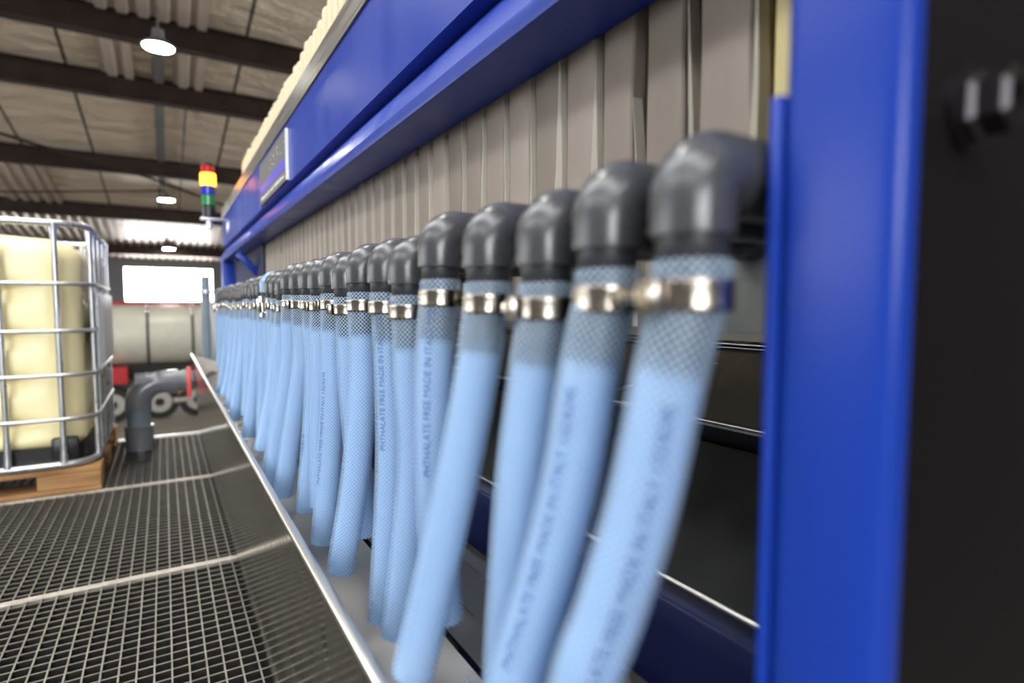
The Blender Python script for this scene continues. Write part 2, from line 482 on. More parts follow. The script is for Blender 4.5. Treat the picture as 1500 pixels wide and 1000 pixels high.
# ------------------------------------------------------------------ tanker lorry beyond the window side
def wheel(parent, x, y, z):
    b = B(); b.lathe([(.28, 0), (.47, 0), (.5, .03), (.5, .26), (.47, .29), (.28, .29), (.28, 0.001)], (x, y, z), 'Y', 40)
    w = b.obj('wheel', M['rubber'], parent)
    b = B(); b.lathe([(.31, -.004), (.295, -.015), (.23, .03), (.15, .03), (.14, -.02), (.06, -.03)], (x, y, z), 'Y', 32)
    b.obj('hub', M['alu'], w)
    b = B(); b.lathe([(.12, -.03), (.10, -.05), (.03, -.055)], (x, y, z), 'Y', 20)
    b.obj('hub_cap', M['rubber'], w)


t = thing('tanker_truck', 'cream road tanker with black straps parked below the bright window', 'truck', (0, 20.2, GZ))
ty = 20.35
b = B(); b.lathe([(.2, -7.0), (.6, -6.95), (.84, -6.8), (.9, -6.6), (.9, 4.6), (.84, 4.8), (.6, 4.95), (.2, 5.0)], (0, ty, H - .86), 'X', 56)
b.obj('tank', M['tankwhite'], t)
for x in (-3.3, -.42, .72, 2.6):
    b = B(); b.tube([(x, ty + .915 * math.sin(a), H - .86 + .915 * math.cos(a)) for a in [2 * PI * k / 40 for k in range(40)]], .03, 8, closed=True)
    s = b.obj('strap', M['rubber'], t)
    b = B()
    for a in (200, 212, 226) if x != -.42 else (205, 222):
        a = math.radians(a); c = (x, ty + .94 * math.sin(a + PI / 2 + .4), H - .86 + .94 * math.cos(a + PI / 2 + .4))
        b.box([q - .045 for q in c], [q + .045 for q in c], .01)
    b.obj('buckle', M['chrome'], s)
b = B(); b.box((-6.5, ty - .3, H + .045), (4.4, ty - .22, H + .12), .01); b.box((-6.5, ty + .22, H + .045), (4.4, ty + .3, H + .12), .01)
b.obj('walkway_rail', M['redpaint'], t)
b = B(); b.box((-6.5, 19.95, H - 2.15), (4.4, 20.1, H - 1.72), .02); b.box((-6.5, 20.6, H - 2.15), (4.4, 20.75, H - 1.72), .02)
for x in (-4, -2, 0, 2): b.box((x, 20.1, H - 2.1), (x + .1, 20.6, H - 1.8))
for x in (-1.33, -.19, .79): b.box((x - .06, 19.9, H - 2.9), (x + .06, 20.8, H - 2.78)); b.box((x - .05, 20.0, H - 2.8), (x + .05, 20.08, H - 2.1))
b.obj('chassis', M['rubber'], t)
b = B(); b.prism([(19.45, H - 1.74), (19.95, H - 1.74), (19.95, H - 2.2), (19.45, H - 2.2)], -2.4, -.95, 'X'); b.obj('fender', M['redpaint'], t)
for x in (-1.33, -.19, .79): wheel(t, x, 19.5, H - 2.84 - .46 + .5 - .0)
for x in (-.19, .79):
    b = B(); b.tube([(x + .62 * math.cos(a), 19.65, H - 2.80 + .62 * math.sin(a)) for a in [PI * (.05 + .9 * k / 14) for k in range(15)]], .035, 8); b.obj('mudguard', M['rubber'], t)
b = B(); b.box((.22, 19.42, H - 2.50), (.40, 19.5, H - 2.38), .02); b.box((.2, 19.5, H - 2.55), (.42, 19.97, H - 2.1)); b.obj('side_marker', M['ambertruck'], t)
b = B(); b.box((.15, 19.45, H - 2.85), (.52, 19.7, H - 2.72), .02); b.box((.3, 19.6, H - 2.75), (.36, 20.0, H - 2.1)); b.obj('step', M['alu'], t)

# ------------------------------------------------------------------ walkway grating
YJ = [-0.09, 0.918, 1.926, 2.934, 3.95]
GL = ['grating panel nearest the camera, below the bottom edge of the picture',
      'steel grating panel in the foreground, in front of the nearer pale joint',
      'steel grating panel between the two pale joints, in front of the pallet',
      'farthest steel grating panel under the container and drain pipe']
GX0, GX1 = -2.3, 0.62
for i in range(4):
    ya, yb = YJ[i] + .001, YJ[i + 1] - .001
    t = thing('grating_panel', 'galvanised ' + GL[i], 'floor grating', (0, ya, -.035), 'walkway grating panels')
    b = B(); c = B()
    x = GX0 + .015
    while x < GX1 - .01:
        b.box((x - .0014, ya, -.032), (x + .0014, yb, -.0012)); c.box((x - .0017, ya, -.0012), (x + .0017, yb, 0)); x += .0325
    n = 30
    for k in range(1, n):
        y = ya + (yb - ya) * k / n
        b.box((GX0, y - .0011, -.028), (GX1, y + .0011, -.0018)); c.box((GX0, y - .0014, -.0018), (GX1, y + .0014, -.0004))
    b.obj('grating_mesh', M['darkbar'], t, ang=30)
    c.obj('pale_top_edge', M['grating'], t, ang=30)
    for y in (ya, yb - .012):
        b = B(); b.box((GX0, y, -.035), (GX1, y + .012, .0008), .0015, seg=1); b.obj('edge_bar', M['gratingbar'], t)
tag(B().box((GX0, 3.951, -.16), (GX1, 4.02, .0), .004).obj('walkway_edge', M['galv']), 'galvanised steel edge beam at the far end of the grating walkway', 'steel beam')
t = thing('steel_platform', 'dark steel platform framework carrying the grating walkway from below', 'platform', (-.8, 2, GZ))
for x in (-2.2, -1.2, .5):
    b = B(); b.box((x, -.08, -.17), (x + .08, 3.94, -.036)); b.obj('joist', M['black'], t)
    for y in (0, 2, 3.8):
        b = B(); b.box((x, y, GZ), (x + .08, y + .08, -.171)); b.obj('leg', M['black'], t)

# ------------------------------------------------------------------ IBC container
t = thing('bulk_container', 'cream liquid container in a galvanised tube cage on a wooden pallet', 'container', (-.85, 3.43, 0))
cx0, cx1, cy0, cy1 = -1.45, -.262, 2.945, 3.93


def rrect(x0, x1, y0, y1, r, n=8):
    out = []
    for (cx, cy, a0) in ((x1 - r, y0 + r, -PI / 2), (x1 - r, y1 - r, 0), (x0 + r, y1 - r, PI / 2), (x0 + r, y0 + r, PI)):
        for k in range(n + 1):
            a = a0 + PI / 2 * k / n
            out.append((cx + r * math.cos(a), cy + r * math.sin(a)))
    return out


# tank: rings of a rounded rectangle with moulded panels
b = B(); bm = b.bm
zb, zt = H - .59, H + .305
ringp = []
for (p, q, fixed, ax) in ():
    pass
def tank_ring(z, inset, relief):
    x0, x1, y0, y1 = cx0 + .035 + inset, cx1 - .035 - inset, cy0 + .035 + inset, cy1 - .035 - inset
    r = max(.02, .13 - inset * .2)
    pts = []
    n = 26
    for (ax, ay, bx, by, nx, ny) in ((x0 + r, y0, x1 - r, y0, 0, -1), (x1, y0 + r, x1, y1 - r, 1, 0), (x1 - r, y1, x0 + r, y1, 0, 1), (x0, y1 - r, x0, y0 + r, -1, 0)):
        for k in range(n):
            s = k / n
            d = relief(s, z)
            pts.append((ax + (bx - ax) * s - nx * d, ay + (by - ay) * s - ny * d, z))
        a0 = math.atan2(ny, nx)
        ccx, ccy = bx - nx * r, by - ny * r
        for k in range(9):
            a = a0 + PI / 2 * k / 9
            pts.append((ccx + r * math.cos(a), ccy + r * math.sin(a), z))
    return pts


bands = [H + .091, H - .102, H - .283, H - .465]
def relief(s, z):
    col = 0.5 + 0.5 * math.cos(2 * PI * s * 5.6 + 1.2)
    col = max(0, min(1, (col - .25) * 2))
    d = 0
    for zc in bands:
        e = (z - zc + .035) / .036
        d = max(d, math.exp(-e * e))
    return .042 * d * (.25 + .75 * col)


zs = [zb, zb + .01, zb + .03] + [zb + .05 + (zt - .12 - zb - .05) * k / 50 for k in range(51)]
rings = []
for z in zs:
    ins = .03 if z == zb else (.012 if z == zb + .01 else 0)
    rings.append(tank_ring(z, ins, relief))
for k in range(1, 9):
    a = PI / 2 * k / 8
    rings.append(tank_ring(zt - .12 + .10 * math.sin(a), .11 * (1 - math.cos(a)), lambda s, z: 0))
rings.append(tank_ring(zt, .25, lambda s, z: 0))
vr = [[bm.verts.new(p) for p in rg] for rg in rings]
for i in range(len(vr) - 1):
    A, C2 = vr[i], vr[i + 1]
    for k in range(len(A)): bm.faces.new((A[k], A[(k + 1) % len(A)], C2[(k + 1) % len(A)], C2[k]))
bm.faces.new(list(reversed(vr[0]))); bm.faces.new(vr[-1])
b.obj('tank', M['tank'], t, ang=60)
for z, r in ((H + .335, .0145), (bands[0], .0085), (bands[1], .0085), (bands[2], .0085), (bands[3], .0085), (H - .655, .014)):
    off = 0 if r > .01 else .012
    b = B(); b.tube([(x, y, z) for x, y in rrect(cx0 - off + .006, cx1 + off - .006, cy0 - off + .006, cy1 + off - .006, .11)], r, 10, closed=True)
    b.obj('cage_ring', M['galv'], t)
vx = [-.372 - .178 * k for k in range(6)]
for x in vx:
    for y in (cy0 + .004, cy1 - .004):
        b = B(); b.tube([(x, y, H - .65), (x, y, H - .60), (x, y, H - .5), (x, y, H + .25), (x, y, H + .30), (x, y, H + .335)], [.016, .013, .0105, .0105, .012, .016], 10)
        b.obj('cage_bar', M['galv'], t)
for y in (3.06, 3.24, 3.45, 3.66, 3.83):
    for x in (cx1 - .004, cx0 + .004):
        b = B(); b.tube([(x, y, H - .65), (x, y, H - .5), (x, y, H + .25), (x, y, H + .335)], [.014, .0105, .0105, .014], 10)
        b.obj('cage_bar', M['galv'], t)
b = B(); pr = rrect(cx0 + .03, cx1 - .03, cy0 + .03, cy1 - .03, .11)
b.prism(pr, H - .645, H - .585, 'Z')
for x in (-.37, -.85, -1.3): b.box((x - .045, cy0 + .012, H - .645), (x + .045, cy0 + .05, H - .545), .01)
b.obj('base_tray', M['blackpl'], t)
b = B(); b.box((cx1 + .014, 3.05, H - .265), (cx1 + .018, 3.84, H + .055), .001, seg=1); b.obj('plate', M['plate'], t)
b = B(); b.box((cx1 + .0185, 3.06, H - .26), (cx1 + .0205, 3.26, H + .05)); b.obj('label', M['plate_pale_end'], t)  # pale sheet for the plate's near end bent round the corner
pl = B()
for y in (cy0 - .0, cy0 + .28, cy0 + .56, cy1 - .145): pl.box((-1.45, y, .085), (-.25, y + .145, .107), .003, seg=1)
pal = pl.obj('pallet', M['wood'], t)
for x in (-1.45, -.955, -.465):
    for y in (cy0, cy0 + .42, cy1 - .145):
        b = B(); b.box((x, y + .002, .021), (x + .215, y + .145, .084), .004, seg=1); b.obj('block', M['wood'], pal)
for y in (cy0, cy0 + .42, cy1 - .145):
    b = B(); b.box((-1.45, y, 0.002), (-.25, y + .14, .0205), .003, seg=1); b.obj('bottom_board', M['wood'], pal)

# ------------------------------------------------------------------ drain pipe from the trough
dx, dy = -.135, 3.65; hz = H - .415; r = .055; br = .115
t = thing('drain_pipe', 'grey plastic drain pipe with elbow standing on the grating beside the trough', 'pipe', (dx, dy, 0))
pts = [(dx, dy, hz - br - .03)] + [(dx + br - br * math.cos(a), dy, hz - br + br * math.sin(a)) for a in [PI / 2 * k / 12 for k in range(13)]] + [(dx + br + .03, dy, hz)]
b = B(); b.tube(pts, r * 1.12, 28); b.obj('elbow', M['greypvc'], t)
b = B(); b.tube([(dx, dy, .1), (dx, dy, hz - br - .02)], r, 28); b.obj('vertical_pipe', M['bluegrey'], t)
b = B(); b.lathe([(r * .9, .003), (r * 1.2, .005), (r * 1.2, .122), (r * 1.26, .124), (r * 1.26, .134), (r * 1.02, .136)], (dx, dy, 0), 'Z', 28); b.obj('socket', M['greypvc'], t)
b = B(); b.lathe([(r, -.03), (r, .245)], (dx + .02, dy, hz), 'X', 28); b.obj('horizontal_pipe', M['greypvc'], t)
b = B(); b.lathe([(r, .132), (r * 1.2, .134), (r * 1.2, .188), (r, .19)], (dx, dy, hz), 'X', 28); b.obj('coupling', M['greypvc'], t)
b = B(); b.lathe([(r, .205), (r * 1.13, .207), (r * 1.13, .236), (r, .238)], (dx, dy, hz), 'X', 28); b.obj('valve_body', M['greypvc'], t)
b = B(); b.box((.094, dy - r - .035, hz - .085), (.116, dy - r - .02, hz + .085), .006); b.tube([(.105, dy - r - .03, hz), (.105, dy - r + .02, hz)], .012, 12); b.obj('valve_handle', M['red'], t)['label'] = 'red lever handle'
b = B(); b.box((dx - .062, dy - .30, .001), (dx + .055, dy - .045, .006), .001, seg=1); b.obj('floor_dark_patch', M['blackpl'], t)  # flat dark sheet laid on the grating below the socket

# ------------------------------------------------------------------ drip trough
TY0, TY1 = .2, 3.82
def panx(z): return .165 - .041 * z / .502
t = thing('drip_trough', 'long stainless steel drip trough standing below the row of hoses', 'trough', (.165, 1.9, 0))
b = B(); b.prism([(panx(.012), .012), (panx(.502), .502), (panx(.502) + .002, .502), (panx(.012) + .002, .012)], TY0, TY1); b.obj('side_panel', M['steel'], t)
b = B(); b.box((.1225, TY0, .497), (.1335, TY1, .5035), .002); b.obj('rim', M['rim'], t)
b = B(); b.prism([(.1375, .356), (.195, .350), (.267, .396), (.267, .393), (.195, .347), (.1375, .353)], TY0, TY1 - .003); b.obj('trough_floor', M['floorsheet'], t)
b = B(); b.prism([(.272, .400), (.318, .470), (.318, .476), (.324, .476), (.324, .468), (.278, .396)], TY0, TY1 - .003); b.obj('back_sheet', M['brushed'], t)
b = B(); b.prism([(.139, .35), (.1265, .4965), (.20, .472), (.320, .425), (.320, .35)], TY1 - .0025, TY1 + .0005); b.obj('end_sheet', M['offwhite'], t)
b = B(); b.lathe([(.030, -.012), (.039, -.012), (.039, .12), (.030, .12), (.030, -.0118)], (.236, TY1 - .004, H - .426), 'Y', 28); ob = b.obj('outlet_pipe', M['greypvc'], t)
b = B(); b.lathe([(.0305, .0), (.0305, .004)], (.236, TY1 - .006, H - .426), 'Y', 28); b.obj('outlet_dark_disc', M['blackpl'], t)  # black disc stands in for the darkness inside the bore
for y in (.6, 2.0, 3.6):
    b = B(); b.box((.25, y, .003), (.29, y + .04, .37)); b.obj('leg', M['brushed'], t)

# vertical vent pipe at the far end
b = B(); b.tube([(.232, 4.15, -.6), (.232, 4.15, H - .15), (.232, 4.15, H - .02), (.232, 4.15, H + .19)], [.036, .036, .030, .026], 24)
t = thing('vent_pipe', 'blue-grey upright pipe rising behind the far end of the trough', 'pipe', (.232, 4.15, -.6))
b.obj('pipe', M['bluegrey'], t)
b = B(); b.lathe([(.028, -.012), (.043, -.01), (.043, .01), (.028, .012)], (.232, 4.15, H + .09), 'Z', 20); b.box((.26, 4.13, H + .08), (.36, 4.16, H + .10)); b.obj('pipe_clip', M['galv'], t)

# ------------------------------------------------------------------ press frame
def poly_prof(pts): return [(x, H + z) for x, z in pts]
BY0, BY1 = .05, 4.10
t = thing('press_side_beam', 'long glossy blue side beam of the filter press above the hoses', 'beam', (.36, 2.0, H + .28))
beam_t = t
b = B(); b.prism(poly_prof([(.336, .553), (.336, .374), (.350, .372), (.41, .372), (.41, .553)]), BY0, BY1); b.obj('web', M['blue'], t)
arc = []
for k in range(15):
    a = PI * .5 + PI * .62 * k / 14
    arc.append((.361 - .0435 * (k / 14) - .0055 * math.sin(PI * k / 14), .3705 - .075 * k / 14))
b = B(); b.prism(poly_prof([(.40, .3715)] + arc + [(.3145, .296), (.314, .284), (.316, .278), (.322, .2765), (.398, .282), (.398, .36)]), BY0, BY1); b.obj('bottom_rail', M['blue'], t, ang=25)
b = B(); b.box((.331, BY0, H + .554), (.395, BY1, H + .611), .0015, seg=1); b.obj('steel_band', M['brushed'], t)

# name plaque
t = thing('name_plaque', 'dark grey name plaque with a blue stripe fixed to the blue beam', 'sign', (.332, 2.1, H + .36))
py0, py1, pz0, pz1 = 1.838, 2.385, H + .380, H + .532
b = B(); b.box((.3275, py0 + .004, pz0), (.335, py1, pz1), .001, seg=1); b.obj('board', M['plaque'], t)
b = B(); b.box((.3270, py0, pz0), (.335, py0 + .0055, pz1)); b.obj('edge_trim', M['white'], t)
b = B(); b.box((.3268, py0 + .02, pz0 + .038), (.3274, py1 - .005, pz0 + .070)); b.obj('stripe', M['stripe'], t)
b = B()
for k in range(26):
    y = py0 + .04 + k * .0185
    if R.random() < .8: b.box((.3268, y, pz0 + .014), (.3274, y + .011, pz0 + .020 + R.random() * .005))
for k in range(22):
    y, z = py0 + .02 + R.random() * .28, pz0 + .085 + R.random() * .05
    q = .0015 + .002 * R.random()
    b.box((.3268, y, z), (.3274, y + q * 2, z + q))
b.obj('lettering', M['white'], t)

# signal tower
sx, sy = .237, 3.70
t = thing('signal_tower', 'red, amber, blue and green signal tower light with the amber lit', 'signal light', (sx, sy, H + .5))
def cyl(r0, z0, z1, m, name, bev=.004):
    b = B(); b.lathe([(r0 * .6, z0), (r0 - bev, z0), (r0, z0 + bev), (r0, z1 - bev), (r0 - bev, z1), (r0 * .5, z1)], (sx, sy, H), 'Z', 32); return b.obj(name, m, t)
cyl(.034, .50, .566, M['blackpl'], 'base'); cyl(.036, .567, .627, M['greenlens'], 'green_lens'); cyl(.036, .628, .680, M['bluelens'], 'blue_lens')
cyl(.040, .681, .749, M['amber'], 'amber_lens')['label'] = 'glowing amber lens'; cyl(.036, .750, .790, M['redlens'], 'red_lens'); cyl(.034, .791, .804, M['blackpl'], 'cap')
b = B(); b.box((sx - .045, sy - .03, H + .488), (.3355, sy + .03, H + .499), .002); b.box((.325, sy - .03, H + .42), (.3355, sy + .03, H + .4985), .002); b.tube([(sx, sy, H + .44), (sx, sy, H + .49)], .016, 12); b.obj('bracket', M['galv'], t)

# far support column, brace and cover panel
t = thing('support_column', 'blue square column carrying the far end of the press beam', 'column', (.35, 4.0, 0))
b = B(); b.box((.318, 3.93, 0.002), (.386, 4.05, H + .275), .004); b.obj('column', M['blue'], t)
b = B(); b.box((.31, 3.92, 0.001), (.394, 4.06, .012), .001, seg=1); b.obj('foot_plate', M['blue'], t)
rot = Matrix.Rotation(math.radians(48), 3, 'Y')
tag(B().box((.29, 3.02, H + .190), (.42, 3.05, H + .222), .003, rot=rot).obj('diagonal_brace', M['blue']), 'short blue diagonal brace under the far end of the beam', 'brace')
B().box((.392, 2.80, .885), (.397, 3.9, H + .2818)).obj('cover_panel', M['shadeblue'], beam_t)['label'] = 'dark blue cover panel under the far end'

# near post and head plate at the right edge
t = thing('end_post', 'blurred blue post standing upright at the right edge', 'post', (.2245, .125, 0))
b = B(); b.box((.22, .1000, .002), (.236, .147, 2.0), .0068, seg=4); b.obj('post_plate', M['blue'], t)
b = B(); b.box((.2205, .1472, .002), (.236, .1532, H + .088), .002); b.obj('flange', M['blue'], t)
t = thing('head_plate', 'black steel head plate of the press at the far right edge', 'steel plate', (.7, .125, 0))
b = B(); b.box((.2363, .106, .05), (1.42, .145, 2.0), .002, seg=1); b.obj('plate', M['black'], t)
b = B(); b.lathe([(.0145, .0), (.0145, -.006), (.0125, -.008), (.0125, -.016), (.0105, -.018), (.007, -.018), (.006, -.010)], (.279, .106, H + .079), 'Y', 6)
b.lathe([(.0165, .0), (.0165, -.003), (.012, -.0035)], (.279, .106, H + .079), 'Y', 24); b.obj('bolt', M['dkchrome'], t)['label'] = 'dark chrome bolt head'

# lower rail, drip trays
b = B(); b.box((.432, .16, .05), (.52, 3.9, .478), .004); tag(b.obj('lower_rail', M['shadeblue']), 'shaded blue lower rail of the press behind the trough', 'beam')
def tray(name, label, a, c, m, lipm):
    t = thing(name, label, 'drip tray', (a[0], 2, a[1]))
    b = B(); b.prism([a, c, (c[0], c[1] - .003), (a[0], a[1] - .003)], .16, 3.9); b.obj('sheet', m, t)
    b = B(); b.tube([(a[0], .16, a[1] - .001), (a[0], 3.9, a[1] - .001)], .0035, 10); b.obj('lip', lipm, t)
    return t
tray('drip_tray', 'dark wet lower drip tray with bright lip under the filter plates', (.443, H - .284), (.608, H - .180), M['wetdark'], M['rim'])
t = tray('drip_tray', 'grey wet upper drip tray sloping down under the filter plates', (.640, H - .158), (.930, H - .088), M['wet'], M['rim'])
b = B(); b.box((.648, .16, H - .25), (.668, 3.9, H - .168)); b.obj('gap_shade_strip', M['black'], t)  # black strip put in for the shaded gap below the tray lip
b = B(); b.box((.934, .16, H - .13), (.99, 3.9, H - .083), .003); tag(b.obj('tray_rail', M['blackpl']), 'black rail along the back of the upper drip tray', 'rail')
b = B(); b.tube([(.965, .17, H - .0755), (.965, 3.9, H - .0755)], .0073, 12); tag(b.obj('guide_rod', M['chrome']), 'shiny steel guide rod lying on the rail beneath the filter plates', 'rod')

# ------------------------------------------------------------------ filter plates
PZ0, PZ1 = H - .022, H + .88
ORD = ['first', 'second', 'third', 'fourth', 'fifth', 'sixth', 'seventh', 'eighth', 'ninth', 'tenth', 'eleventh', 'twelfth', 'thirteenth', 'fourteenth', 'fifteenth', 'sixteenth', 'seventeenth', 'eighteenth', 'nineteenth', 'twentieth']

b = B(); b.box((.402, .2615, PZ0), (1.3, .2765, H + 1.0), .003); tag(b.obj('end_plate', M['endcream']), 'yellow-cream bare plastic end plate beside the blue post', 'filter plate')

tag(B().box((.3955, .263, PZ0), (.4005, .336, H + .085), .001).obj('guard_panel', M['guard']), 'grey-green smooth panel under the first elbow beside the blue post', 'panel')


WID = []
def cloth_mesh(rnd):
    """outer face of the cloth hanging round one plate edge: broad strip, folded flank, ragged edge"""
    b = B(); bm = b.bm
    nz = 26
    p1 = rnd.uniform(0, 6); p2 = rnd.uniform(0, 6); tp = rnd.uniform(-.4, 1.0); wid = WID[-1]; tw = rnd.uniform(-.008, .008); sh = rnd.uniform(-.008, .008); fw = rnd.choice((0, .5, .9, 1, 1.3, 1.3)); fd = rnd.uniform(.2, 1.6)
    zlo, zhi = H - .02, H + .50
    rows = []
    for k in range(nz + 1):
        s = k / nz
        z = zlo + (zhi - zlo) * s
        sm = max(0, min(1, (s - .15) / .5))
        wob = .0012 * math.sin(9 * s + p1) + .0008 * math.sin(23 * s + p2)
        e1 = wid + sh * (s - .4) + wob
        row = [(.450, .0010, z), (.409, .0012, z), (.4030 + tw * (s - .4) * .4, .0022 + abs(wob) * .5, z), (.4020 + .0012 * math.sin(7 * s + p2), e1 * .5, z), (.4024 - tw * (s - .4) * .4, e1 - .002, z),
               (.4040, e1 + .0002, z), (.412, e1 + .0012, z), (.450, e1 + .0020, z)]
        rows.append([bm.verts.new((q[0], .0637 - q[1], q[2])) for q in row])
    for i in range(nz):
        for j in range(len(rows[0]) - 1):
            bm.faces.new((rows[i][j], rows[i][j + 1], rows[i + 1][j + 1], rows[i + 1][j]))
    return b


def fold_mesh(rnd, wid):
    """loose triangular fold of the next cloth layer that opens downwards beside the strip"""
    b = B(); bm = b.bm
    zt = H + rnd.uniform(.20, .36); wm = rnd.choice((.010, .018, .024, .030)); ln = rnd.uniform(.16, .30)
    rows = []
    for k in range(25):
        z = zt + (H - .02 - zt) * k / 24
        f = min(1, (zt - z) / ln)
        yr = wid + .003 + (.0628 - wid - .003) * min(1, f * 1.6)
        yl = yr - .0006 - wm * f
        rows.append([bm.verts.new((x, .0637 - y, z)) for x, y in ((.4012 - .001 * f, yl), (.3996 - .0015 * f, (yl * .4 + yr * .6)), (.3998 - .0025 * f, yr), (.412, yr + .0004))])
    for i in range(24):
        for q in range(3): bm.faces.new((rows[i][q], rows[i][q + 1], rows[i + 1][q + 1], rows[i + 1][q]))
    return b


protos = []
for v in range(14):
    rnd = random.Random(40 + v)
    t = thing('filter_plate', 'x', 'filter plate', (0, 0, 0), 'filter plates packed in the press')
    b = B(); b.box((.428, .006, PZ0), (1.3, .050, PZ1 + rnd.uniform(-.014, .01)), .020, seg=5)
    b.obj('plate_body', M['cream'], t)
    WID.append(rnd.uniform(.046, .055))
    o = cloth_mesh(rnd).obj('filter_cloth', M['cloth'], t, ang=28)
    sol = o.modifiers.new('thickness', 'SOLIDIFY'); sol.thickness = .0012; sol.offset = -1
    fold_mesh(rnd, WID[-1]).obj('cloth_fold', M['clothfold'], t, ang=28)
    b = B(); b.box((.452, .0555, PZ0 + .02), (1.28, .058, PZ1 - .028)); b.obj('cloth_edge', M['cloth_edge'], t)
    protos.append(t)
NP = 56
for i in range(NP):
    y = .285 + .0637 * i
    if i < 20: lb = 'filter plate draped in beige cloth, %s from the blue post' % ORD[i]
    elif i < 39: lb = 'cloth-draped filter plate in the crowded middle of the pack'
    else: lb = 'filter plate at the far end, only its cream top showing above beam'
    src = protos[i if i < 14 else R.randrange(14)]
    if i < 14:
        src.location = (0, y, 0); src['label'] = lb
    else:
        dup(src, (0, y, 0), lb)

# ------------------------------------------------------------------ elbows and hoses
HOSES = [
    (0.175, [(0.1926, 0.1808, 0.7456), (0.1842, 0.1873, 0.6887), (0.1736, 0.1956, 0.6393), (0.1639, 0.2032, 0.6019), (.158, .212, .545), (.158, .216, .50)]),
    (0.231, [(0.192, 0.2372, 0.7392), (0.1851, 0.2426, 0.683), (0.1751, 0.2505, 0.6289), (0.1626, 0.2603, 0.5728), (.157, .268, .523), (.157, .272, .49)]),
    (0.287, [(0.194, 0.2917, 0.7327), (0.188, 0.2963, 0.6723), (0.184, 0.2995, 0.6014), (0.1815, 0.3014, 0.5378), (.181, .302, .47)]),
    (0.36, [(0.1937, 0.3649, 0.7343), (0.1839, 0.3726, 0.6683), (0.173, 0.3811, 0.6057), (0.1534, 0.3964, 0.5003)]),
    (0.443, [(0.1951, 0.4468, 0.7265), (0.1942, 0.4475, 0.6675), (0.1952, 0.4468, 0.5956), (0.2013, 0.442, 0.5073)]),
    (0.517, [(0.2011, 0.5162, 0.7064), (0.2024, 0.5151, 0.6126), (0.1884, 0.5261, 0.4544)]),
    (0.582, [(0.2029, 0.5798, 0.6989), (0.2023, 0.5802, 0.5956), (0.194, 0.5867, 0.4396)]),
    (0.666, [(0.1995, 0.6664, 0.6892), (0.1899, 0.6739, 0.573), (0.1739, 0.6864, 0.4578)]),
    (0.731, [(0.203, 0.7286, 0.6818), (0.2088, 0.7241, 0.5749), (0.2133, 0.7206, 0.4818)]),
    (0.799, [(0.1976, 0.8009, 0.6738), (0.191, 0.8061, 0.5578), (0.1819, 0.8131, 0.4461)]),
    (0.87, [(0.1979, 0.8716, 0.6656), (0.1957, 0.8734, 0.5827), (0.1939, 0.8748, 0.4776)]),
    (0.934, [(0.2022, 0.9323, 0.6584), (0.1959, 0.9372, 0.5589), (0.1866, 0.9445, 0.4498)]),
    (1.018, [(0.2, 1.018, 0.684), (0.1852, 1.0295, 0.5769), (0.1668, 1.0439, 0.4494)]),
    (1.097, [(0.1934, 1.1021, 0.6647), (0.174, 1.1173, 0.5369), (0.1614, 1.1272, 0.4433)]),
    (1.165, [(0.1907, 1.1723, 0.6582), (0.179, 1.1814, 0.5235), (0.1685, 1.1896, 0.455)]),
]
DZ = [.003, .002, -.003, 0, .005, -.007, -.003, -.001, -.006, 0, -.002, 0, .001, .003, -.006]
y = 1.165
while True:
    y += .0672 + R.uniform(-.004, .004)
    if y > 2.74: break
    k = R.random()
    bx = R.uniform(-.045, .008); by = R.uniform(-.008, .016); ze = .43 + R.random() * .06
    if y > 2.1: ze += (y - 2.1) * .17
    if y > 2.3: bx = bx * .35 + .004
    HOSES.append((y, [(.2 + bx * .12, y + by * .1, .69), (.2 + bx * .5, y + by * .5, .58), (.2 + bx, y + by, ze)]))
    DZ.append(R.uniform(-.008, .004))
CLEAR = {17, len(HOSES) - 2}

ZC = H + .0565          # centre line of the elbow's level leg
def make_elbow(m, name, label):
    t = thing(name, label, 'pipe elbow', (.2, 0, H), 'elbows along the front of the press')
    br = .0145
    pts = [(.394, 0, ZC), (.30, 0, ZC)]
    rr = [.0185, .0185]
    for k in range(13):
        a = PI / 2 * k / 12
        pts.append((.2 + br - br * math.sin(a), 0, ZC - br + br * math.cos(a))); rr.append(.0185 + .0003 * math.sin(a))
    pts += [(.2, 0, H + .0285), (.2, 0, H + .0275), (.2, 0, H + .0270), (.2, 0, H + .0270)]
    rr += [.0187, .0186, .0180, .0160]
    b = B(); b.tube(pts, rr, 36); b.obj('bend', m, t)
    return t


el_dark = make_elbow(M['pvc'], 'pipe_elbow', 'x')
el_clear = make_elbow(M['clear'], 'pipe_elbow', 'x')
b = B(); b.lathe([(.0178, -.028), (.021, -.027), (.021, -.018), (.0185, -.016), (.0185, .004), (.022, .006), (.022, .018), (.017, .020)], (.2, 0, H), 'Z', 28)
b.box((.176, -.006, H - .02), (.181, .006, H + .014), .001); b.box((.219, -.006, H - .02), (.224, .006, H + .014), .001)
b.obj('coupling', M['chrome'], el_clear)

